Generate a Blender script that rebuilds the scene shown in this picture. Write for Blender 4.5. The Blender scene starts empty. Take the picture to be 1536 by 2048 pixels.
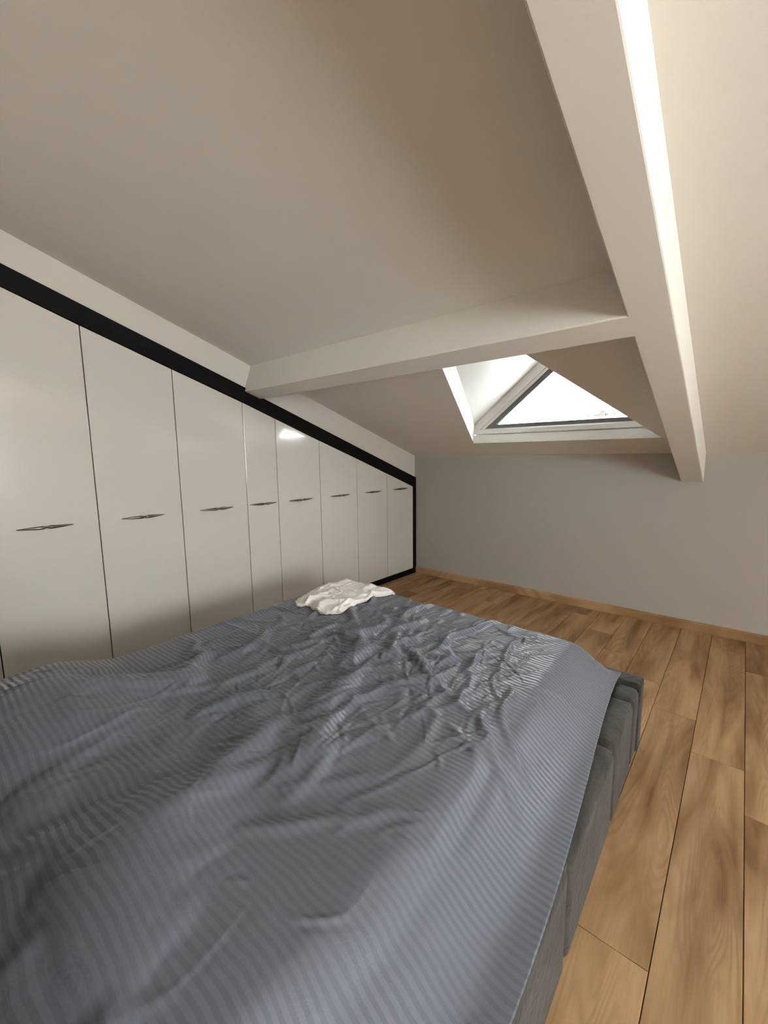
import bpy, bmesh, math, random
import numpy as np
from mathutils import Vector, Matrix

sc = bpy.context.scene
C = sc.collection
S = 0.92                                   # survey units -> metres

# ------------------------------------------------------------------ camera
CAM_F, YAW, PITCH, ROLL, CAM_H = 841.6, 0.70816, -0.13333, -0.01139, 1.38
def cam_basis():
    cy, sy = math.cos(YAW), math.sin(YAW)
    w = Vector((-sy*math.cos(PITCH), cy*math.cos(PITCH), math.sin(PITCH)))
    r0 = Vector((cy, sy, 0)); u0 = r0.cross(w)
    r = r0*math.cos(ROLL) + u0*math.sin(ROLL)
    u = -r0*math.sin(ROLL) + u0*math.cos(ROLL)
    return r, u, w
cr, cu, cw = cam_basis()
cd = bpy.data.cameras.new('camera')
cam = bpy.data.objects.new('camera', cd); C.objects.link(cam)
cd.sensor_fit = 'HORIZONTAL'; cd.sensor_width = 36.0; cd.lens = 36.0*CAM_F/1536.0
cd.clip_start = 0.02; cd.clip_end = 6000
m = Matrix((cr, cu, -cw)).transposed().to_4x4(); m.translation = Vector((0, 0, CAM_H))
cam.matrix_world = m
sc.camera = cam

# ------------------------------------------------------------------ light
sc.view_settings.view_transform = 'Standard'
sc.view_settings.look = 'None'
sc.view_settings.gamma = 1.0
sc.view_settings.use_curve_mapping = False
sc.view_settings.exposure = 0.38
sc.cycles.max_bounces = 7
sc.cycles.diffuse_bounces = 4
sc.cycles.glossy_bounces = 3
sc.cycles.adaptive_threshold = .1
sc.cycles.sample_clamp_indirect = 6.0

wld = bpy.data.worlds.new('sky'); sc.world = wld; wld.use_nodes = True
nt = wld.node_tree; nt.nodes.clear()
wo = nt.nodes.new('ShaderNodeOutputWorld'); bg = nt.nodes.new('ShaderNodeBackground')
tc = nt.nodes.new('ShaderNodeTexCoord'); no = nt.nodes.new('ShaderNodeTexNoise'); rp = nt.nodes.new('ShaderNodeValToRGB')
no.inputs['Scale'].default_value = 6; no.inputs['Detail'].default_value = 5
rp.color_ramp.elements[0].position = .35; rp.color_ramp.elements[0].color = (.86, .93, 1, 1)
rp.color_ramp.elements[1].position = .65; rp.color_ramp.elements[1].color = (.98, .99, 1, 1)
nt.links.new(tc.outputs['Generated'], no.inputs['Vector']); nt.links.new(no.outputs['Fac'], rp.inputs['Fac'])
nt.links.new(rp.outputs['Color'], bg.inputs['Color']); nt.links.new(bg.outputs[0], wo.inputs[0])
bg.inputs['Strength'].default_value = 24.5                 # overcast daylight

XR = 3.10                                                  # right wall, outside the frame
WIN2 = (-0.75, 0.75, 0.85, 2.05)                           # its added window: y0,y1,z0,z1
def area(name, loc, rot, sx, sy, power, col, portal=False):
    l = bpy.data.lights.new(name, 'AREA'); l.shape = 'RECTANGLE'; l.size = sx; l.size_y = sy
    l.energy = power; l.color = col
    if portal: l.cycles.is_portal = True
    o = bpy.data.objects.new(name, l); C.objects.link(o); o.location = loc; o.rotation_euler = rot
    return o
# light from the right, placed at an unseen window added to the right wall
area('added_window_light', (XR-.01, (WIN2[0]+WIN2[1])/2, (WIN2[2]+WIN2[3])/2), (0, math.radians(90), 0),
     WIN2[3]-WIN2[2], WIN2[1]-WIN2[0], 41, (1.0, .955, .875))
DORM2 = 2.85                                               # assumed second dormer, unseen, added for light from the right (survey units from the first)
for dx in (0, DORM2):
    area('dormer_portal', ((-1.325+dx)*S, 3.99*S, 2.08*S), (math.radians(-90), 0, 0), 1.7*S, .85*S, 1, (1, 1, 1), True)

# ------------------------------------------------------------------ helpers
def obj(name, me, mat=None, parent=None, loc=None):
    o = bpy.data.objects.new(name, me); C.objects.link(o)
    if mat is not None and not me.materials: me.materials.append(mat)
    if parent is not None: o.parent = parent
    if loc is not None: o.location = loc
    return o
def empty(name, loc=(0, 0, 0), rz=0):
    o = bpy.data.objects.new(name, None); C.objects.link(o); o.location = loc; o.rotation_euler = (0, 0, rz)
    o.empty_display_size = .1
    return o
def tag(o, label=None, cat=None, group=None, kind=None):
    if label: o['label'] = label
    if cat: o['category'] = cat
    if group: o['group'] = group
    if kind: o['kind'] = kind
    return o
def finish(bm, name, smooth=False):
    bmesh.ops.recalc_face_normals(bm, faces=bm.faces)
    me = bpy.data.meshes.new(name); bm.to_mesh(me); bm.free()
    if smooth: me.polygons.foreach_set('use_smooth', [True]*len(me.polygons))
    return me
def add_prism(bm, poly, vec):
    """solid: planar 3-D polygon swept along vec"""
    v = Vector(vec)
    a = [bm.verts.new(Vector(p)) for p in poly]; b = [bm.verts.new(Vector(p)+v) for p in poly]
    n = len(a)
    bm.faces.new(a); bm.faces.new(b[::-1])
    for i in range(n):
        j = (i+1) % n; bm.faces.new((a[j], a[i], b[i], b[j]))
def add_box(bm, x0, x1, y0, y1, z0, z1):
    add_prism(bm, [(x0, y0, z0), (x1, y0, z0), (x1, y1, z0), (x0, y1, z0)], (0, 0, z1-z0))
def bevel(o, w, seg=2, ang=30):
    md = o.modifiers.new('bevel', 'BEVEL'); md.width = w; md.segments = seg; md.limit_method = 'ANGLE'; md.angle_limit = math.radians(ang)
    return o
def add_tube(bm, pts, rad, n=8, cap=True):
    rings = []
    for i, p in enumerate(pts):
        p = Vector(p); d = (Vector(pts[min(i+1, len(pts)-1)])-Vector(pts[max(i-1, 0)])).normalized()
        a = d.cross(Vector((0, 0, 1)));  a = a.normalized() if a.length > 1e-3 else Vector((1, 0, 0)); b = d.cross(a)
        r = rad[i] if hasattr(rad, '__len__') else rad
        rr = r if hasattr(r, '__len__') else (r, r)
        rings.append([bm.verts.new(p+a*rr[0]*math.cos(2*math.pi*k/n)+b*rr[1]*math.sin(2*math.pi*k/n)) for k in range(n)])
    for q in range(len(rings)-1):
        for k in range(n): bm.faces.new((rings[q][k], rings[q][(k+1) % n], rings[q+1][(k+1) % n], rings[q+1][k]))
    if cap: bm.faces.new(rings[0][::-1]); bm.faces.new(rings[-1])

# ------------------------------------------------------------------ materials
class NB:
    def __init__(s, name):
        s.m = bpy.data.materials.new(name); s.m.use_nodes = True; s.t = s.m.node_tree; s.t.nodes.clear()
        s.out = s.n('OutputMaterial'); s.p = s.n('BsdfPrincipled'); s.l(s.p.outputs[0], s.out.inputs[0])
    def n(s, t, **k):
        q = s.t.nodes.new('ShaderNode'+t)
        for a, b in k.items(): setattr(q, a, b)
        return q
    def l(s, a, b): s.t.links.new(a, b)
    def math(s, op, a, b=None, c=None):
        q = s.n('Math', operation=op)
        for i, v in enumerate((a, b, c)):
            if v is None: continue
            if isinstance(v, (int, float)): q.inputs[i].default_value = v
            else: s.l(v, q.inputs[i])
        return q.outputs[0]
    def noise(s, vec, scale, detail=2, rough=.5, dist=0):
        q = s.n('TexNoise'); q.inputs['Scale'].default_value = scale; q.inputs['Detail'].default_value = detail
        q.inputs['Roughness'].default_value = rough; q.inputs['Distortion'].default_value = dist
        if vec is not None: s.l(vec, q.inputs['Vector'])
        return q
    def mapping(s, vec, scale=(1, 1, 1)):
        q = s.n('Mapping'); s.l(vec, q.inputs['Vector']); q.inputs['Scale'].default_value = scale; return q.outputs[0]
    def mix(s, fac, a, b, blend='MIX'):
        q = s.n('Mix', data_type='RGBA', blend_type=blend)
        for sock, v in ((q.inputs[0], fac), (q.inputs[6], a), (q.inputs[7], b)):
            if isinstance(v, (int, float)): sock.default_value = v
            elif isinstance(v, tuple): sock.default_value = (*v, 1) if len(v) == 3 else v
            else: s.l(v, sock)
        return q.outputs[2]
    def ramp(s, fac, stops):
        q = s.n('ValToRGB'); s.l(fac, q.inputs[0]); e = q.color_ramp.elements
        while len(e) < len(stops): e.new(.5)
        for i, (p, c) in enumerate(stops): e[i].position = p; e[i].color = (*c, 1)
        return q.outputs[0]
    def bump(s, h, strength, dist=.01):
        q = s.n('Bump'); s.l(h, q.inputs['Height']); q.inputs['Strength'].default_value = strength; q.inputs['Distance'].default_value = dist
        s.l(q.outputs[0], s.p.inputs['Normal'])
    def set(s, **k):
        for a, b in k.items():
            i = s.p.inputs[a.replace('_', ' ')]
            if isinstance(b, tuple): i.default_value = (*b, 1) if len(b) == 3 else b
            elif isinstance(b, (int, float)): i.default_value = b
            else: s.l(b, i)
        return s

def paint(name, col, var=.03, rough=.75, bs=.06):
    b = NB(name); g = b.n('NewGeometry').outputs['Position']
    n1 = b.noise(g, 1.7, 3).outputs['Fac']; n2 = b.noise(g, 240, 3).outputs['Fac']; n3 = b.noise(g, 9, 3).outputs['Fac']
    c = b.mix(n1, tuple(x*(1-var) for x in col), tuple(min(1, x*(1+var)) for x in col))
    b.set(Base_Color=c, Roughness=rough); b.p.inputs['Specular IOR Level'].default_value = .3
    h = b.math('ADD', n2, b.math('MULTIPLY', n3, 3.0)); b.bump(h, bs, .004)
    return b.m
M_ceil = paint('white_ceiling_paint', (.875, .845, .785))
M_wall = paint('pale_grey_wall_paint', (.44, .412, .372))
M_strip = paint('white_wall_paint', (.66, .615, .555))
M_lining = paint('dormer_white_gloss_paint', (.84, .835, .80), .01, .45, .02)

def plain(name, col, rough=.5, metal=0.0, spec=.5, coat=0.0):
    b = NB(name); g = b.n('NewGeometry').outputs['Position']
    n = b.noise(g, 35, 3).outputs['Fac']
    b.set(Base_Color=b.mix(n, tuple(x*.95 for x in col), tuple(min(1, x*1.05) for x in col)),
          Roughness=b.math('MULTIPLY_ADD', n, .08, rough-.04), Metallic=metal)
    b.p.inputs['Specular IOR Level'].default_value = spec
    b.p.inputs['Coat Weight'].default_value = coat; b.p.inputs['Coat Roughness'].default_value = .04
    return b.m
def door_mat():
    b = NB('high_gloss_white_lacquer'); g = b.n('NewGeometry').outputs['Position']
    n = b.noise(g, 3.0, 2).outputs['Fac']
    b.set(Base_Color=(.67, .635, .585), Roughness=.14)
    b.p.inputs['Specular IOR Level'].default_value = .8
    b.p.inputs['Coat Weight'].default_value = .9; b.p.inputs['Coat Roughness'].default_value = .05
    b.bump(n, .05, .02)
    return b.m
M_door = door_mat()
M_black = plain('satin_black_board', (.004, .004, .0045), .55, spec=.12)
M_dark = plain('dark_carcass_board', (.012, .011, .010), .8)
M_handle = plain('brushed_dark_nickel', (.21, .195, .175), .30, 1.0)
M_frame = plain('white_window_frame', (.82, .80, .76), .4)
M_gasket = plain('dark_grey_gasket', (.10, .095, .095), .6)
def glass_mat():
    b = NB('clear_window_glass'); b.t.nodes.remove(b.p)
    tr = b.n('BsdfTransparent'); gl = b.n('BsdfGlossy'); gl.inputs['Roughness'].default_value = .02
    tr.inputs[0].default_value = (.96, .97, .96, 1)
    fr = b.n('LayerWeight'); fr.inputs[0].default_value = .5; mx = b.n('MixShader')
    b.l(b.math('MULTIPLY_ADD', b.math('POWER', fr.outputs['Facing'], 5.0), .6, .03), mx.inputs[0]); b.l(tr.outputs[0], mx.inputs[1]); b.l(gl.outputs[0], mx.inputs[2]); b.l(mx.outputs[0], b.out.inputs[0])
    return b.m
M_glass = glass_mat()

def oak(name, along='Y', light=(.485, .308, .160), mid=(.36, .211, .098), dark=(.20, .098, .036)):
    b = NB(name); oc = b.n('TexCoord').outputs['Object']; oi = b.n('ObjectInfo'); rnd = oi.outputs['Random']
    off = b.n('CombineXYZ'); b.l(b.math('MULTIPLY', rnd, 37.0), off.inputs[0]); b.l(b.math('MULTIPLY', rnd, 91.0), off.inputs[1])
    va = b.n('VectorMath', operation='ADD'); b.l(oc, va.inputs[0]); b.l(off.outputs[0], va.inputs[1]); v = va.outputs[0]
    sx = (lambda a, c: (a, c, 1)) if along == 'Y' else (lambda a, c: (c, a, 1))
    # cathedral figure: contour lines of a stretched noise
    n1 = b.noise(b.mapping(v, sx(7.0, .8)), 1.0, 1.2, .4, .35).outputs['Fac']
    rings = b.math('SINE', b.math('MULTIPLY', n1, 150.0))
    rings = b.math('MULTIPLY_ADD', rings, .5, .5)
    rings = b.math('POWER', rings, 2.2)
    blot = b.noise(b.mapping(v, sx(9.0, 1.3)), 1.0, 3, .55, .6).outputs['Fac']
    fib = b.noise(b.mapping(v, sx(160.0, 4.5)), 1.0, 3, .6).outputs['Fac']
    base = b.ramp(blot, [(.32, dark), (.46, mid), (.60, light), (1.0, tuple(x*1.08 for x in light))])
    patch = b.ramp(b.noise(b.mapping(v, sx(5.0, .9)), 1.3, 1).outputs['Fac'], [(.42, (0, 0, 0)), (.58, (1, 1, 1))])
    c = b.mix(b.math('MULTIPLY', b.math('MULTIPLY', rings, patch), .55), base, tuple(x*.72 for x in mid))
    c = b.mix(b.math('MULTIPLY', b.math('SUBTRACT', fib, .35), .55), c, tuple(x*.62 for x in mid))
    hv = b.n('HueSaturation'); b.l(c, hv.inputs['Color']); b.l(b.math('MULTIPLY_ADD', rnd, .26, .86), hv.inputs['Value'])
    b.set(Base_Color=hv.outputs[0], Roughness=b.math('MULTIPLY_ADD', fib, .15, .40)); b.p.inputs['Specular IOR Level'].default_value = .35
    b.bump(b.math('ADD', fib, b.math('MULTIPLY', rings, .4)), .10, .002)
    return b.m
M_oak = oak('oak_laminate')
M_skirt = oak('oak_baseboard', 'X')

def suede():
    b = NB('grey_suede'); oc = b.n('TexCoord').outputs['Object']
    n1 = b.noise(oc, 7, 4, .6, .8).outputs['Fac']; n2 = b.noise(oc, 260, 3).outputs['Fac']; n3 = b.noise(oc, 22, 3, .6, 1.2).outputs['Fac']
    c = b.ramp(n1, [(.32, (.026, .027, .024)), (.52, (.046, .045, .041)), (.72, (.074, .068, .064))])
    b.set(Base_Color=c, Roughness=.92); b.p.inputs['Sheen Weight'].default_value = .20; b.p.inputs['Sheen Roughness'].default_value = .5
    b.p.inputs['Specular IOR Level'].default_value = .15
    b.bump(b.math('ADD', b.math('MULTIPLY', n3, 5.0), b.math('MULTIPLY', n2, .4)), .22, .006)
    return b.m
M_suede = suede()
M_seam = plain('dark_seam_thread', (.03, .03, .03), .9)

def satin():
    b = NB('grey_blue_sateen_stripe')
    uv = b.n('UVMap'); uv.uv_map = 'cloth'; sp = b.n('SeparateXYZ'); b.l(uv.outputs[0], sp.inputs[0])
    w1 = b.noise(uv.outputs[0], 5.0, 2).outputs['Fac']
    vv = b.math('ADD', sp.outputs[1], b.math('MULTIPLY', w1, .038))
    tri = b.math('PINGPONG', b.math('DIVIDE', vv, .0098), 1.0)
    st = b.n('MapRange'); st.interpolation_type = 'SMOOTHSTEP'; b.l(tri, st.inputs[0])
    st.inputs[1].default_value = .40; st.inputs[2].default_value = .60
    st = st.outputs[0]
    n1 = b.noise(uv.outputs[0], 2.2, 3).outputs['Fac']
    wv = b.noise(uv.outputs[0], 600, 2).outputs['Fac']
    base = b.mix(n1, (.098, .114, .147), (.130, .146, .182))
    c = b.mix(b.math('MULTIPLY', st, .22), base, (.235, .243, .27))
    b.set(Base_Color=c, Roughness=b.math('MULTIPLY_ADD', st, -.44, .80))
    b.p.inputs['Specular IOR Level'].default_value = .62
    b.p.inputs['Sheen Weight'].default_value = .18; b.p.inputs['Sheen Roughness'].default_value = .4
    cr_ = b.noise(b.mapping(uv.outputs[0], (1.6, 1, 1)), 16, 4, .62, 1.4).outputs['Fac']
    b.bump(b.math('ADD', b.math('MULTIPLY', cr_, 4.0), b.math('MULTIPLY', wv, .12)), .08, .006)
    return b.m
M_satin = satin()
def jersey():
    b = NB('white_cotton_jersey'); oc = b.n('TexCoord').outputs['Object']
    n1 = b.noise(oc, 26, 4, .6, .8).outputs['Fac']; n2 = b.noise(oc, 600, 2).outputs['Fac']
    b.set(Base_Color=b.mix(n1, (.86, .825, .775), (.92, .895, .855)), Roughness=.9); b.p.inputs['Sheen Weight'].default_value = .2
    b.bump(b.math('ADD', b.math('MULTIPLY', n1, 4.0), b.math('MULTIPLY', n2, .2)), .3, .005)
    return b.m
M_jersey = jersey()

# ------------------------------------------------------------------ room shell
XW = -3.139*S                    # wardrobe front plane
YB = 4.29*S                      # far wall
YN = -1.75*S                     # wall behind the camera
RS = .33                         # roof fall
def zr(y): return 2.909*S - RS*y                     # underside of the sloping ceiling
XL = XW - .62

def struct(name, me, mat, parent=None, label=None):
    o = obj(name, me, mat, parent)
    if parent is None: o['kind'] = 'structure'
    if label: o['label'] = label
    return o

bm = bmesh.new(); add_box(bm, XL, XR+.15, YN-.15, YB+.15, -.12, -.010)
floor = struct('floor', finish(bm, 'floor'), M_dark)
# laminate planks, 193 mm rows, joints stepping back row by row
PW, PL = .2095*S, 1.52*S
plank_cache = {}
def plank_mesh(L, W):
    k = (round(L, 3), round(W, 3))
    if k not in plank_cache:
        g = .0011; b_ = .0016; bm = bmesh.new()
        x0, x1, y0, y1 = -W/2+g, W/2-g, -L/2+g, L/2-g
        lo = [bm.verts.new(p) for p in ((x0, y0, -.010), (x1, y0, -.010), (x1, y1, -.010), (x0, y1, -.010))]
        mi = [bm.verts.new(p) for p in ((x0, y0, -b_), (x1, y0, -b_), (x1, y1, -b_), (x0, y1, -b_))]
        hi = [bm.verts.new(p) for p in ((x0+b_, y0+b_, 0), (x1-b_, y0+b_, 0), (x1-b_, y1-b_, 0), (x0+b_, y1-b_, 0))]
        for A, B in ((lo, mi), (mi, hi)):
            for i in range(4): bm.faces.new((A[i], A[(i+1) % 4], B[(i+1) % 4], B[i]))
        bm.faces.new(hi)
        me = finish(bm, 'plank'); me.materials.append(M_oak); plank_cache[k] = me
    return plank_cache[k]
row0 = -.1*S
k0 = math.floor((XW - row0)/PW)
for k in range(k0, 20):
    xa = row0 + k*PW; xb = xa + PW
    xa_ = max(xa, XW-.01); xb_ = min(xb, XR)
    if xb_ - xa_ < .02: continue
    y = 2.477*S - .322*S*k
    while y > YN: y -= PL
    while y < YB:
        ya, yb = max(y, YN), min(y+PL, YB)
        if yb-ya > .02:
            o = obj('plank', plank_mesh(yb-ya, xb_-xa_), None, floor, ((xa_+xb_)/2, (ya+yb)/2, 0))
        y += PL

# far wall, right wall with its added window, wall behind the camera, left wall above the wardrobe
bm = bmesh.new(); add_box(bm, XL, XR+.15, YB, YB+.15, -.1, zr(YB)+.25)
wall_back = struct('wall_back', finish(bm, 'wall_back'), M_wall)
bm = bmesh.new(); add_box(bm, XL, XR+.15, YN-.15, YN, -.1, zr(YN)+.2)
struct('wall_front', finish(bm, 'wall_front'), M_strip)
bm = bmesh.new()
wy0, wy1, wz0, wz1 = WIN2
def yz(x, pts): return [(x, a, b) for a, b in pts]
for pts in ([(YN, -.1), (wy0, -.1), (wy0, zr(wy0)+.1), (YN, zr(YN)+.1)], [(wy1, -.1), (YB, -.1), (YB, zr(YB)+.1), (wy1, zr(wy1)+.1)],
            [(wy0, -.1), (wy1, -.1), (wy1, wz0), (wy0, wz0)], [(wy0, wz1), (wy1, wz1), (wy1, zr(wy1)+.1), (wy0, zr(wy0)+.1)]):
    add_prism(bm, yz(XR, pts), (.15, 0, 0))
struct('wall_right', finish(bm, 'wall_right'), M_strip)
w2 = empty('added_window_2', (XR+.06, (wy0+wy1)/2, wz0)); tag(w2, kind='structure')  # assumed window out of view, added as a source for the right-hand light
hw, hh = (wy1-wy0)/2, wz1-wz0
bm = bmesh.new()
for a, b, c_, d in ((-hw, -hw+.06, 0, hh), (hw-.06, hw, 0, hh), (-hw+.06, hw-.06, 0, .06), (-hw+.06, hw-.06, hh-.06, hh), (-.03, .03, .06, hh-.06)):
    add_box(bm, 0, .06, a, b, c_, d)
obj('window_frame', finish(bm, 'window_frame'), M_frame, w2)
for a, b in ((-hw+.06, -.03), (.03, hw-.06)):
    bm = bmesh.new(); add_box(bm, .025, .033, a, b, .06, hh-.06); obj('pane', finish(bm, 'pane'), M_glass, w2)

# wardrobe line data (survey units): top edge of the doors and of the black band above them
D_Y = [-.78, -.24, .300, .843, 1.374, 1.915, 2.224, 2.716, 3.228, 3.727, 4.229]
D_Z = [2.865, 2.683, 2.500, 2.305, 2.123, 1.940, 1.828, 1.651, 1.472, 1.294, 1.113]
def band_top(y): return (2.5555 - .3415*(y-.5)) if y < 2.0 else (1.983 - .3537*(y-2.138))
bm = bmesh.new()
top = [(YN, zr(YN)+.08), (YB, zr(YB)+.08)]
bot = [(YB, 1.19*S), (2.14*S, 1.95*S), (1.94*S, 1.99*S), (-.9*S, (band_top(-.9)-.05)*S), (-.9*S, -.1), (YN, -.1)]
add_prism(bm, yz(XW-.016, top+bot), (-.10, 0, 0))
wall_left = struct('wall_left', finish(bm, 'wall_left'), M_strip)

# ceiling with the dormer opening
HX, HYT, HYB, HHW = -1.325*S, 2.10*S, 3.925*S, .8185*S
HTW = .142*S
def rp_(x, y): return (x, y, zr(y))
XA, XC = XL-.1, XR+.15
bm = bmesh.new()
H2 = HX + DORM2*S; Y0, YE = YN-.15, YB+.15
for poly in ([(XA, Y0), (HX, Y0), (HX, HYT), (HX-HTW, HYT), (HX-HHW, HYB), (HX-HHW, YE), (XA, YE)],
             [(HX, Y0), (H2, Y0), (H2, HYT), (H2-HTW, HYT), (H2-HHW, HYB), (H2-HHW, YE), (HX+HHW, YE), (HX+HHW, HYB), (HX+HTW, HYT), (HX, HYT)],
             [(H2, Y0), (XC, Y0), (XC, YE), (H2+HHW, YE), (H2+HHW, HYB), (H2+HTW, HYT), (H2, HYT)],
             [(HX-HHW, HYB), (HX+HHW, HYB), (HX+HHW, YE), (HX-HHW, YE)],
             [(H2-HHW, HYB), (H2+HHW, HYB), (H2+HHW, YE), (H2-HHW, YE)]):
    add_prism(bm, [rp_(*p) for p in poly], (0, 0, .02))
ceiling = struct('ceiling', finish(bm, 'ceiling'), M_ceil)

# boxed beams
def zb(y): return 2.6726*S - RS*y                    # underside of the boxed rafter
bm = bmesh.new()
xl, xr = -.401*S, -.249*S
add_prism(bm, [(xl, YN, zr(YN)+.01), (xl, YB, zr(YB)+.01), (xl, YB, zb(YB)), (xl, YN, zb(YN))], (xr-xl, 0, 0))
o = struct('ceiling_beam', finish(bm, 'ceiling_beam'), M_ceil); bevel(o, .006, 2)
tag(o, 'white boxed beam running down the sloping ceiling to the far wall')
bm = bmesh.new()
pl = [(2.023, 2.249), (1.948, 2.030), (2.093, 1.982), (2.168, 2.200)]
add_prism(bm, [(XW-.10, a*S, b*S) for a, b in pl], (xl-XW+.10+.02, 0, 0))
o = struct('ceiling_beam', finish(bm, 'ceiling_beam'), M_ceil); bevel(o, .006, 2)
tag(o, 'white boxed cross beam from the wardrobe to the long sloping beam')

# dormer: lining, two sloping panels, gable window
ZA = 2.457
k_d = 1.798 + .816*2.133                              # dormer slope: z = k_d + .816 x
OX = 0
def P(x, y, z): return ((x+OX)*S, y*S, z*S)
def sgn(x, s): return x if s > 0 else -2.65 - x        # mirror about x = -1.325
def slab(bm, pts, vec): add_prism(bm, pts, vec)
def build_dormer():
    for s in (1, -1):
        # lining: ruled strip between the ceiling edge and the dormer slope
        hole = [(-2.1435, 3.925, 1.6138), (-1.467, 2.10, 2.216)]
        tops = [(-2.133, 3.925, 1.798), (-1.430, 2.13, 2.3717)]
        n = 8; bm = bmesh.new()
        ins, outs = [], []
        for i in range(n+1):
            t = i/n
            a = [hole[0][q]*(1-t)+hole[1][q]*t for q in range(3)]; b = [tops[0][q]*(1-t)+tops[1][q]*t for q in range(3)]
            ins.append((a, b))
        def vt(p, dx=0): return bm.verts.new(P(sgn(p[0]+.005-dx, s), p[1], p[2]))
        R1 = [(vt(a), vt(b)) for a, b in ins]; R2 = [(vt((a[0], a[1], a[2]+.012), .03), vt(b, .03)) for a, b in ins]
        for i in range(n):
            for Q, f in ((R1, 1), (R2, -1)):
                bm.faces.new((Q[i][0], Q[i+1][0], Q[i+1][1], Q[i][1]))
            bm.faces.new((R1[i][0], R1[i+1][0], R2[i+1][0], R2[i][0])); bm.faces.new((R1[i][1], R1[i+1][1], R2[i+1][1], R2[i][1]))
        obj('dormer_lining', finish(bm, 'dormer_lining'), M_lining, ceiling)
        bm = bmesh.new()
        def q_(x, y): return P(sgn(x, s), y, k_d + .816*x)
        slab(bm, [q_(-2.20, 4.02), q_(-1.325, 4.02), q_(-1.325, 2.05), q_(-1.50, 2.05), q_(-2.20, 3.90)], (0, 0, .03))
        obj('dormer_panel', finish(bm, 'dormer_panel'), M_lining, ceiling)
    bm = bmesh.new(); add_prism(bm, [P(-1.50, 2.10, 2.215), P(-1.15, 2.10, 2.215), P(-1.15, 2.10, 2.42), P(-1.325, 2.10, 2.50), P(-1.50, 2.10, 2.42)], (0, -.03, 0))
    obj('dormer_head', finish(bm, 'dormer_head'), M_lining, ceiling)
    # sill lining below the gable window
    bm = bmesh.new(); add_box(bm, (OX-2.16)*S, (OX-.49)*S, 3.919*S, 3.96*S, 1.6148*S, 1.692*S)
    add_box(bm, (OX-2.16)*S, (OX-.49)*S, 3.945*S, 3.985*S, 1.690*S, 1.715*S)
    obj('dormer_sill', finish(bm, 'dormer_sill'), M_lining, ceiling)

    win = empty('window_1' if OX == 0 else 'added_window_3', P(-1.325, 3.93, 1.70)); tag(win, kind='structure')
    def gable(inset_side, zb_, clip=True):
        """polygon (x,z) of the gable, inset from the slopes"""
        dz = inset_side/math.cos(math.atan(.816))
        f = lambda x: k_d + .816*x - dz
        if clip and f(-2.14) > zb_:
            L = [(-2.14, zb_), (-2.14, f(-2.14))]
        else: L = [((zb_+dz-k_d)/.816, zb_)]
        ap = (-1.325, f(-1.325))
        Rr = [(-2.65-x, z) for x, z in L][::-1]
        return L + [ap] + Rr
    def ring(name, outer, inner, y0, y1, mat):
        bm = bmesh.new()
        def tri(poly):            # same vertex count for bridging: bl, tl, apex, tr, br
            if len(poly) == 5: return poly
            return [poly[0], poly[0], poly[1], poly[2], poly[2]]
        O, I = tri(outer), tri(inner)
        L = lambda p, y: bm.verts.new(((p[0]+1.325)*S, (y-3.93)*S, (p[1]-1.70)*S))
        of, ob = [L(p, y0) for p in O], [L(p, y1) for p in O]; if_, ib = [L(p, y0) for p in I], [L(p, y1) for p in I]
        n = 5
        for i in range(n):
            j = (i+1) % n
            for quad in ((of[i], of[j], if_[j], if_[i]), (ob[j], ob[i], ib[i], ib[j]), (if_[i], if_[j], ib[j], ib[i]), (of[j], of[i], ob[i], ob[j])):
                try: bm.faces.new(quad)
                except ValueError: pass
        bmesh.ops.remove_doubles(bm, verts=bm.verts, dist=1e-5)
        return obj(name, finish(bm, name), mat, win)
    g0 = gable(0.0, 1.702); g1 = gable(.078, 1.745); g2 = gable(.106, 1.754); g3 = gable(.150, 1.790)
    o = ring('window_frame', g0, g1, 3.918, 3.99, M_frame); bevel(o, .003, 2)
    o = ring('sash', g1, g2, 3.935, 3.99, M_frame); bevel(o, .003, 2)
    ring('gasket', g2, g3, 3.945, 3.985, M_gasket)
    bm = bmesh.new(); add_prism(bm, [((x+1.325)*S, .035*S, (z-1.70)*S) for x, z in gable(.14, 1.782)], (0, .012, 0))
    obj('pane', finish(bm, 'pane'), M_glass, win)

for OX in (0, DORM2): build_dormer()  # the second dormer is an added one, out of view, lighting the right side

# baseboard along the far wall
bm = bmesh.new()
prof = [(0, 0), (-.016, 0), (-.016, .058), (-.011, .068), (-.006, .072), (0, .072)]
add_prism(bm, [(XW+.002, YB+a, b) for a, b in prof], (XR-XW-.004, 0, 0))
bb = struct('baseboard_back', finish(bm, 'baseboard_back'), M_skirt)

# ------------------------------------------------------------------ wardrobe
wd = empty('fitted_wardrobe', (XW, 2.0*S, 0))
tag(wd, 'built-in wardrobe with glossy white doors cut to the roof slope and black surround', 'wardrobe')
def wpart(name, polys, x0, x1, mat, parent=wd, bev=0):
    bm = bmesh.new()
    for poly in polys: add_prism(bm, [(x0, a*S-2.0*S, b*S) for a, b in poly], (x1-x0, 0, 0))
    o = obj(name, finish(bm, name), mat, parent)
    if bev: bevel(o, bev, 2)
    return o
wpart('carcass', [[(-.85, .02), (4.285, .02), (4.285, 1.14)] + [(y, z+.02) for y, z in zip(D_Y[::-1], D_Z[::-1])] + [(-.85, D_Z[0]+.02)]], -.60, -.030, M_dark)
tp = lambda y: (y, band_top(y))
band = [(-.85, D_Z[0]+.005+.07*.337), *[(y, z+.004) for y, z in zip(D_Y, D_Z)], (4.288, 1.085), (4.288, 1.224), (2.106, band_top(2.106)-.001),
        (2.098, 1.978), (1.944, 2.028), (1.952, 2.058), (-.85, band_top(-.85))]
wpart('top_trim', [band], -.055, .004, M_black, bev=.002)
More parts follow.
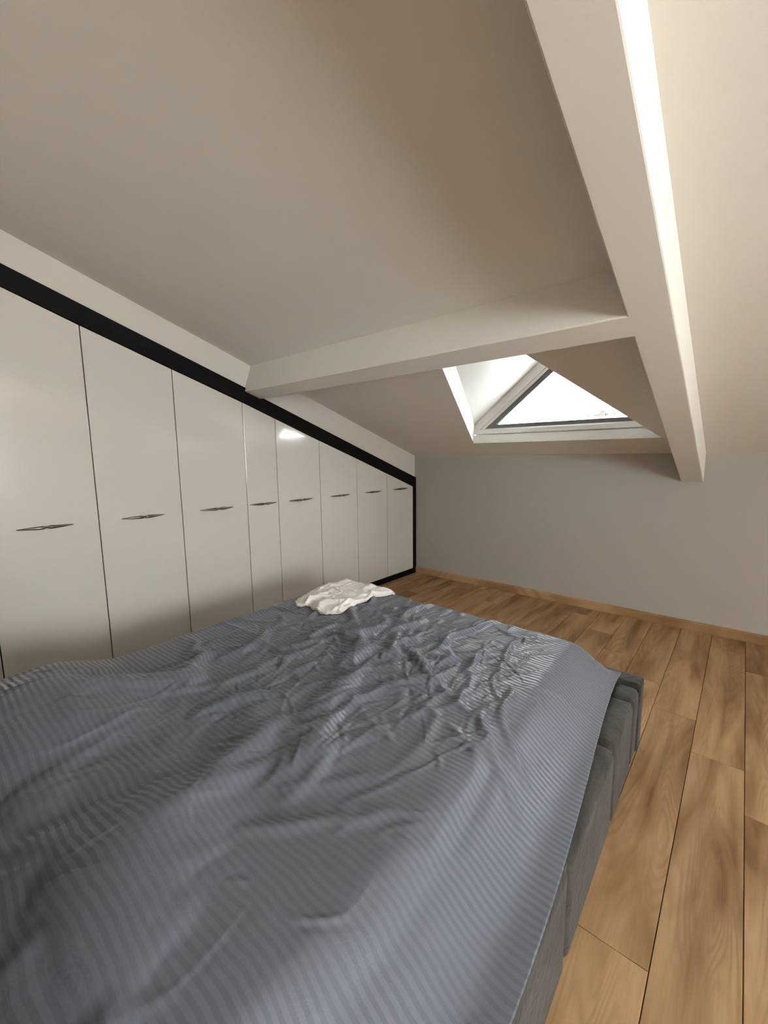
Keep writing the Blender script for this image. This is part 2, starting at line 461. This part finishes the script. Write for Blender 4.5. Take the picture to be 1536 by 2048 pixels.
wpart('side_trim', [[(4.232, .0), (4.288, .0), (4.288, 1.09), (4.232, 1.113)]], -.05, .004, M_black, bev=.002)
wpart('plinth', [[(-.85, .0), (4.232, .0), (4.232, .063), (-.85, .063)]], -.05, .002, M_black)
def make_handle(length):
    bm = bmesh.new(); n = 12; pts, rad = [], []
    for sgn_ in (-1, 1):
        pts, rad = [], []
        for i in range(9):
            t = i/8
            yy = sgn_*(.0032 + t*(length/2-.0032))
            pts.append((.026 - .020*t*t, yy, 0)); r = .0092*(1-t)**.75 + .0018
            if i == 0: r = .0056
            rad.append((r*.85, r))
        add_tube(bm, pts, rad, 10)
    add_tube(bm, [(.026, -.004, 0), (.026, .004, 0)], .0042, 10)
    add_tube(bm, [(0, 0, 0.0), (.026, 0, 0.0)], .004, 8)
    for sgn_ in (-1, 1):
        add_tube(bm, [(-.001, sgn_*(length/2-.004), 0), (.007, sgn_*(length/2-.004), 0)], .002, 6)
    return finish(bm, 'handle', True)
h_long = make_handle(.272*S)
h_y = [-.51, .03, .569, 1.108, 1.646, 2.067, 2.474, 2.978, 3.484, 3.979]
for i in range(len(D_Y)-1):
    y0, y1 = D_Y[i]+.0028, D_Y[i+1]-.0028
    bm = bmesh.new(); yc = (y0+y1)/2
    z0 = D_Z[i]-.0015; z1 = D_Z[i+1]-.0005
    add_prism(bm, [(-.022, (a-yc)*S, b*S) for a, b in ((y0, .068), (y1, .068), (y1, z1), (y0, z0))], (.021, 0, 0))
    d = obj('door', finish(bm, 'door'), M_door, wd, (0, (yc-2.0)*S, 0)); bevel(d, .0016, 2)
    obj('handle', h_long, M_handle, d, (-.002, (h_y[i]-yc)*S, 1.101*S))

# ------------------------------------------------------------------ bed
BX, BY, BR = -1.245, 1.065, math.radians(1.1)
bed = empty('upholstered_bed', (BX, BY, 0), BR)
tag(bed, 'double bed with low grey suede upholstered frame beside the wardrobe', 'bed')
HWD, HLN, FH = .985, 1.11, .335
def rbox(name, x0, x1, y0, y1, z0, z1, r, mat, parent, seg=4, smooth=True):
    bm = bmesh.new(); add_box(bm, x0, x1, y0, y1, z0, z1)
    bmesh.ops.recalc_face_normals(bm, faces=bm.faces)
    bmesh.ops.bevel(bm, geom=list(bm.edges), offset=r, segments=seg, affect='EDGES', profile=.5)
    return obj(name, finish(bm, name, smooth), mat, parent)
rbox('footboard', -HWD, HWD, HLN-.098, HLN, .004, FH+.006, .014, M_suede, bed)
rbox('headboard', -HWD-.03, HWD+.03, -HLN-.09, -HLN+.015, .004, 1.02, .035, M_suede, bed)
for s in (1, -1):
    xa, xb = sorted((s*(HWD-.105), s*(HWD-.004)))
    ys = [-HLN+.017, -.62, -.05, .50, .87, HLN-.10]
    for i in range(len(ys)-1):
        bm = bmesh.new(); add_box(bm, xa, xb, ys[i], ys[i+1], .004, FH-.006)
        bmesh.ops.recalc_face_normals(bm, faces=bm.faces)
        bmesh.ops.bevel(bm, geom=list(bm.edges), offset=.030, segments=5, affect='EDGES', profile=.5)
        obj('side_rail', finish(bm, 'side_rail', True), M_suede, bed)
    bm = bmesh.new(); add_box(bm, min(s*(HWD-.10), s*(HWD-.016)), max(s*(HWD-.10), s*(HWD-.016)), -HLN+.02, HLN-.10, .004, FH-.02)
    obj('rail_core', finish(bm, 'rail_core'), M_suede, bed)
    # mitred corner seam of the footboard
    bm = bmesh.new()
    add_tube(bm, [(s*(HWD-.090), HLN-.096, FH+.0045), (s*(HWD-.05), HLN-.052, FH+.0065), (s*(HWD-.012), HLN-.012, FH+.005), (s*(HWD+.0005), HLN-.006, FH-.03)], .0016, 6)
    obj('seam', finish(bm, 'seam', True), M_seam, bed)
rbox('mattress', -.80, .80, -1.05, .955, .12, .484, .12, M_frame, bed)

# ---- bedspread: cloth relaxed over the mattress (position-based, run once here)
def snoise(shape, cell, seed, octv=1):
    r = np.random.default_rng(seed); out = np.zeros(shape); a = 1
    for _ in range(octv):
        g = r.standard_normal((int(shape[0]/cell)+3, int(shape[1]/cell)+3))
        i = np.arange(shape[0])/cell; j = np.arange(shape[1])/cell
        i0 = i.astype(int); j0 = j.astype(int); fi = i-i0; fj = j-j0
        fi = (fi*fi*(3-2*fi))[:, None]; fj = (fj*fj*(3-2*fj))[None]
        out += a*((g[i0][:, j0]*(1-fi)+g[i0+1][:, j0]*fi)*(1-fj)+(g[i0][:, j0+1]*(1-fi)+g[i0+1][:, j0+1]*fi)*fj); a *= .5; cell /= 2
    return out
def smst(a, b, x):
    t = np.clip((x-a)/(b-a), 0, 1); return t*t*(3-2*t)
def bed_height(x, y):
    z = .497 + .012*np.exp(-((x+.1)/.6)**2-((y-.1)/.8)**2)
    z = z + .085*np.exp(-(((x+.55)/.36)**4)-(((y+.86)/.30)**4)) + .035*np.exp(-(((x-.42)/.34)**4)-(((y+.90)/.22)**4))
    r = smst(.69, .94, x); z = z*(1-r) + .350*r
    l = smst(-.80, -1.0, x); z = z*(1-l) + .345*l
    f = smst(.91, 1.05, y); z = z*(1-f) + .352*f
    return z
def creases(X, Y, seed):
    r = np.random.default_rng(seed); H = np.zeros_like(X)
    for k in range(260):
        cx = r.normal(.0, .42); cy = r.normal(.20, .45); L = r.uniform(.06, .26); wd_ = r.uniform(.007, .022); am = r.uniform(.003, .011)*(.5+wd_/.022)
        an = r.normal(1.35, .42) if r.random() < .70 else r.uniform(0, 3.14)
        an -= .5*cx; bend = r.normal(0, 1.3)
        a = (X-cx)*np.cos(an)+(Y-cy)*np.sin(an); b = -(X-cx)*np.sin(an)+(Y-cy)*np.cos(an)-bend*a*a
        t = np.clip(1-(a/L)**2, 0, 1); g = am*t*np.exp(-(b/(wd_*(.6+.4*t)))**2)
        H = np.maximum(H, g) if r.random() < .5 else H+.8*g
    for k in range(16):           # broad soft folds at the head end
        cx = r.uniform(-.8, .5); cy = r.uniform(-1.0, -.25); L = r.uniform(.2, .45); wd_ = r.uniform(.025, .06); am = r.uniform(.006, .016)
        an = r.normal(2.2, .5)
        a = (X-cx)*np.cos(an)+(Y-cy)*np.sin(an); b = -(X-cx)*np.sin(an)+(Y-cy)*np.cos(an)-r.normal(0, .5)*a*a
        H += am*np.clip(1-(a/L)**2, 0, 1)*np.exp(-(b/wd_)**2)
    # long soft gutters beside the right-hand edge
    H -= .010*np.exp(-((X-.765+.03*np.sin(3*Y))/.022)**2)*smst(-1.0, -.6, Y)*smst(.45, .0, Y)
    return H
def drape(d=.0092, iters=170, seed=3, G=2e-5, B=.12):
    x0, x1, y0, y1 = -1.0, .992, -1.085, 1.045
    nx = int((x1-x0)/d)+1; ny = int((y1-y0)/d)+1
    X, Y = np.meshgrid(np.linspace(x0, x1, nx), np.linspace(y0, y1, ny), indexing='ij')
    xr_ = X - .095*smst(-.5, 1.05, Y)*smst(.3, .98, X)
    Pp = np.stack([xr_, Y, bed_height(xr_, Y)], -1); ref = Pp.copy()
    n1 = snoise((nx, ny), .32/d, seed); n2 = snoise((nx, ny), .32/d, seed+1); lump = creases(X, Y, seed+50)
    core = np.exp(-((X-.02)/.66)**4-((Y-.22)/.84)**4); fl = np.exp(-((X+.55)/.4)**2-((Y-.6)/.45)**2)
    ex = np.clip(.006+core*(.042+.030*n1)+.03*fl, 0, .09); ey = np.clip(.004+core*(.024+.020*n2)+.03*fl, 0, .07)
    Pp[..., 2] += .010*np.abs(snoise((nx, ny), 5, seed+2, 2))*core
    Ln = lambda a, b: np.linalg.norm(a-b, axis=-1)
    rx = Ln(ref[1:], ref[:-1])*(1+.5*(ex[1:]+ex[:-1])); ry = Ln(ref[:, 1:], ref[:, :-1])*(1+.5*(ey[:, 1:]+ey[:, :-1]))
    rd = np.sqrt(rx[:, :-1]**2+ry[:-1, :]**2)
    w = np.ones((nx, ny, 1)); w[0] = w[-1] = 0; w[:, 0] = w[:, -1] = 0
    def solve(Q, a, b, rest, st):
        pa = Q[a]; pb = Q[b]; wa = w[a]; wb = w[b]; dv = pb-pa; l = np.sqrt((dv*dv).sum(-1, keepdims=True))
        c_ = (l-rest[..., None])/(l+1e-9)*st/(wa+wb+1e-9)*dv
        Q[a] = pa+wa*c_; Q[b] = pb-wb*c_
    sl = slice; prev = Pp.copy()
    for it in range(iters):
        V = (Pp-prev)*.90; V[..., 2] -= G
        prev = Pp.copy(); Pp = Pp+V*w
        for sub in range(2):
            for ph in (0, 1):
                solve(Pp, (sl(ph, nx-1, 2), sl(None)), (sl(ph+1, nx, 2), sl(None)), rx[ph::2], .9)
                solve(Pp, (sl(None), sl(ph, ny-1, 2)), (sl(None), sl(ph+1, ny, 2)), ry[:, ph::2], .9)
            for ph in (0, 1):
                solve(Pp, (sl(ph, nx-1, 2), sl(0, ny-1)), (sl(ph+1, nx, 2), sl(1, ny)), rd[ph::2], .25)
                solve(Pp, (sl(ph, nx-1, 2), sl(1, ny)), (sl(ph+1, nx, 2), sl(0, ny-1)), rd[ph::2], .25)
            lap = np.zeros_like(Pp); l2 = np.zeros_like(Pp)
            lap[1:-1, 1:-1] = .25*(Pp[2:, 1:-1]+Pp[:-2, 1:-1]+Pp[1:-1, 2:]+Pp[1:-1, :-2])-Pp[1:-1, 1:-1]
            l2[2:-2, 2:-2] = .25*(lap[3:-1, 2:-2]+lap[1:-3, 2:-2]+lap[2:-2, 3:-1]+lap[2:-2, 1:-3])-lap[2:-2, 2:-2]
            Pp -= B*l2*w
            h = bed_height(Pp[..., 0], Pp[..., 1])+lump; low = Pp[..., 2] < h
            Pp[..., 2] = np.where(low, h, Pp[..., 2])
            fr = low[..., None]*np.array([.35, .35, 0]); Pp = Pp*(1-fr)+prev*fr
    return X, Y, Pp
CX, CY, CP = drape()
def up2(A):
    def ax0(A):
        p = np.concatenate([A[:1], A, A[-1:]], 0)
        mid = (-p[:-3]+9*p[1:-2]+9*p[2:-1]-p[3:])/16
        out = np.empty((A.shape[0]*2-1,)+A.shape[1:]); out[0::2] = A; out[1::2] = mid
        return out
    return np.swapaxes(ax0(np.swapaxes(ax0(A), 0, 1)), 0, 1)
CX, CY, CP = up2(CX), up2(CY), up2(CP)
def fine_creases(X, Y, n, seed):
    r = np.random.default_rng(seed); H = np.zeros_like(X); xs = X[:, 0]; ys = Y[0]
    for k in range(n):
        if r.random() < .86: cx = r.normal(.0, .46); cy = r.normal(.25, .44)
        else: cx = r.uniform(-.9, .7); cy = r.uniform(-1, .8)
        L = r.uniform(.03, .17); w_ = r.uniform(.0045, .011); am = r.uniform(.0012, .0046)
        an = r.normal(1.45, .40) - .55*cx if r.random() < .68 else r.uniform(0, 3.14)
        bend = r.normal(0, 2.2); s_ = r.choice((-1, 1))
        i0, i1 = np.searchsorted(xs, (cx-L-.03, cx+L+.03)); j0, j1 = np.searchsorted(ys, (cy-L-.03, cy+L+.03))
        if i1-i0 < 3 or j1-j0 < 3: continue
        x = X[i0:i1, j0:j1]-cx; y = Y[i0:i1, j0:j1]-cy
        a = x*np.cos(an)+y*np.sin(an); b = -x*np.sin(an)+y*np.cos(an)-bend*a*a
        t = np.clip(1-(a/L)**2, 0, 1)
        H[i0:i1, j0:j1] += am*t*(np.exp(-(b/w_)**2)-.55*np.exp(-((b-s_*1.7*w_)/(1.5*w_))**2))
    return H*smst(.93, .80, Y)*smst(.80, .66, np.abs(X))
CP[..., 2] += .005 + fine_creases(CX, CY, 620, 77)
nx, ny = CX.shape
def grid_mesh(name, Pp, U, V, uvname):
    nx, ny = U.shape
    me = bpy.data.meshes.new(name)
    idx = np.arange(nx*ny).reshape(nx, ny)
    f = np.stack([idx[:-1, :-1], idx[1:, :-1], idx[1:, 1:], idx[:-1, 1:]], -1).reshape(-1, 4)
    me.from_pydata(Pp.reshape(-1, 3).tolist(), [], f.tolist())
    uv = me.uv_layers.new(name=uvname)
    li = np.empty(len(me.loops), np.int32); me.loops.foreach_get('vertex_index', li)
    uvs = np.stack([U.ravel()[li], V.ravel()[li]], -1).astype(np.float32)
    uv.data.foreach_set('uv', uvs.ravel())
    me.polygons.foreach_set('use_smooth', [True]*len(me.polygons)); me.update()
    return me
# hanging hem strip on the right is part of the same grid: outer rows fold down over the rail
me = grid_mesh('bedspread', CP, CX, CY, 'cloth')
spread = obj('bedspread', me, M_satin, None, (BX, BY, 0)); spread.rotation_euler = (0, 0, BR)
md = spread.modifiers.new('solidify', 'SOLIDIFY'); md.thickness = .003; md.offset = -1
tag(spread, 'crumpled grey-blue striped sateen bedspread covering the bed', 'bedspread')

# ------------------------------------------------------------------ garment on the bed
def to_local(x, y):
    dx, dy = x-BX, y-BY; c_, s_ = math.cos(-BR), math.sin(-BR); return dx*c_-dy*s_, dx*s_+dy*c_
outline = [(-2.00, 1.50), (-2.065, 1.66), (-2.10, 1.80), (-2.085, 1.92), (-2.04, 2.00), (-1.95, 2.03), (-1.86, 2.075), (-1.79, 2.07), (-1.735, 2.03), (-1.66, 2.04),
           (-1.62, 1.98), (-1.675, 1.88), (-1.66, 1.77), (-1.66, 1.65), (-1.64, 1.54), (-1.70, 1.475), (-1.80, 1.475), (-1.87, 1.505), (-1.93, 1.465)]
ol = np.array(outline); cen = ol.mean(0)
# smooth closed outline, then radial grid
m_ = 228; tt = np.linspace(0, len(ol), m_, endpoint=False); i0 = tt.astype(int); fr_ = tt-i0
oc_ = ol[i0]*(1-fr_[:, None])+ol[(i0+1) % len(ol)]*fr_[:, None]
for _ in range(2): oc_ = .25*np.roll(oc_, 1, 0)+.5*oc_+.25*np.roll(oc_, -1, 0)
rings_n = 56
SZ = CP[..., 2].copy()
for _ in range(10):
    q = np.pad(SZ, 1, mode='edge'); SZ = (q[2:, 1:-1]+q[:-2, 1:-1]+q[1:-1, 2:]+q[1:-1, :-2]+4*SZ)/8
SZ = np.maximum(SZ, CP[..., 2]-.004)+.004
def bed_z(x, y):
    lx, ly = to_local(x, y)
    n0, n1 = CX.shape
    u = min(max((lx-CX[0, 0])/(CX[-1, 0]-CX[0, 0])*(n0-1), 0), n0-1.001); v = min(max((ly-CY[0, 0])/(CY[0, -1]-CY[0, 0])*(n1-1), 0), n1-1.001)
    i, j = int(u), int(v); a, b = u-i, v-j
    return (SZ[i, j]*(1-a)+SZ[i+1, j]*a)*(1-b)+(SZ[i, j+1]*(1-a)+SZ[i+1, j+1]*a)*b
rg = np.random.default_rng(11)
folds = [(rg.uniform(-2.07, -1.62), rg.uniform(1.48, 2.02), rg.uniform(.05, .22), rg.uniform(.0045, .012), rg.uniform(.003, .009), rg.normal(.8, .9), rg.normal(0, 1.8)) for _ in range(48)]
def fold_h(x, y):
    h = 0
    for cx, cy, L, wd_, am, an, bend in folds:
        a = (x-cx)*math.cos(an)+(y-cy)*math.sin(an); b = -(x-cx)*math.sin(an)+(y-cy)*math.cos(an)-bend*a*a
        t = max(0, 1-(a/L)**2); h += am*t*math.exp(-(b/wd_)**2)
    return h
zc = {}
verts, faces = [], []
gx, gy = cen
verts.append((gx, gy, bed_z(gx, gy)+.028+fold_h(gx, gy)))
for rI in range(1, rings_n+1):
    t = rI/rings_n
    for k in range(m_):
        wob = 1 + (.008*math.sin(k*.55)+.006*math.sin(k*1.3+1))*t
        x, y = cen+(oc_[k]-cen)*t*wob
        e = min(1, (1-t)/.07)
        z = bed_z(x, y)+.003+(.013*e**.5+.010*math.sin(min(1, (1-t)/.5)*1.57)+fold_h(x, y)*(.6+.4*e))
        if t > .97: z -= .004
        verts.append((x, y, z))
for k in range(m_): faces.append((0, 1+k, 1+(k+1) % m_))
for rI in range(rings_n-1):
    a = 1+rI*m_; b = a+m_
    for k in range(m_): faces.append((a+k, b+k, b+(k+1) % m_, a+(k+1) % m_))
me = bpy.data.meshes.new('folded_shirt'); me.from_pydata([(x-gx, y-gy, z-.5) for x, y, z in verts], [], faces); me.update()
me.polygons.foreach_set('use_smooth', [True]*len(me.polygons))
shirt = empty('folded_shirt', (gx, gy, .5))
tag(shirt, 'crumpled white cotton shirt lying on the foot of the bed', 'shirt')
o = obj('shirt_body', me, M_jersey, shirt)
md = o.modifiers.new('solidify', 'SOLIDIFY'); md.thickness = .006; md.offset = 1
# hem and sleeve edges: soft rolled welts following stretches of the outline
def welt(name, ks, r, lift):
    pts = []
    for k in ks:
        x, y = cen+(oc_[k % m_]-cen)*.985
        pts.append((x-gx, y-gy, bed_z(x, y)+lift+.4*fold_h(x, y)-.5))
    bm = bmesh.new(); n = len(pts)
    add_tube(bm, pts, [(r*(.4+.6*min(1, min(i, n-1-i)/4)), r*.7) for i in range(n)], 8)
    obj(name, finish(bm, name, True), M_jersey, shirt)
welt('hem', range(160, 228), .007, .009); welt('sleeve', range(94, 137), .007, .010)

# ------------------------------------------------------------------ far outside: hill and mosque on the skyline
M_stone = plain('far_stone', (.022, .021, .018), .9); M_lead = plain('far_lead', (.014, .0145, .015), .8)
M_hill = plain('pale_far_hillside', (.50, .50, .47), .95)
YD = 1500.0
bm = bmesh.new()
n = 40
prev_ = None
for i in range(n+1):
    x = -2600+i*110; hgt = YD*.0805+2*math.sin(i*.9)+1.5*math.sin(i*2.1)
    row = [bm.verts.new((x, YD-700, -60)), bm.verts.new((x, YD-100, hgt-45)), bm.verts.new((x, YD, hgt)), bm.verts.new((x, YD+500, hgt-30))]
    if prev_:
        for q in range(3): bm.faces.new((prev_[q], row[q], row[q+1], prev_[q+1]))
    prev_ = row
o = obj('far_hill', finish(bm, 'far_hill', True), M_hill); tag(o, kind='structure')
mq = empty('mosque', (-.240*(YD-20), YD-20, YD*.0835)); tag(mq, 'tiny distant domed mosque with two minarets seen through the dormer window', 'building')
for nm, bx_ in (('hall', (-10, 10, -10, 10, -8, 4)), ('annex', (-48, -37, -8, 8, -8, -2.5)), ('annex', (-24, -10, -8, 8, -8, 0)), ('annex', (13, 20, -8, 8, -8, 1)), ('annex', (32, 39, -6, 6, -8, 1))):
    bm = bmesh.new(); add_box(bm, *bx_); obj(nm, finish(bm, nm), M_stone, mq)
bm = bmesh.new(); add_tube(bm, [(0, 0, 4+8.5*math.sin(a)) for a in np.linspace(0, 1.5, 8)], [9*math.cos(a) for a in np.linspace(0, 1.5, 8)], 20)
obj('dome', finish(bm, 'dome', True), M_lead, mq)
for x, hgt in ((-31, 15), (26, 18)):
    bm = bmesh.new(); add_tube(bm, [(x, 0, -8), (x, 0, hgt-10), (x, 0, hgt-10), (x, 0, hgt-7.5), (x, 0, hgt-7.5), (x, 0, hgt-3), (x, 0, hgt+4)], [1.6, 1.4, 2.4, 2.4, 1.2, 1.2, .1], 10)
    obj('minaret', finish(bm, 'minaret'), M_lead, mq)
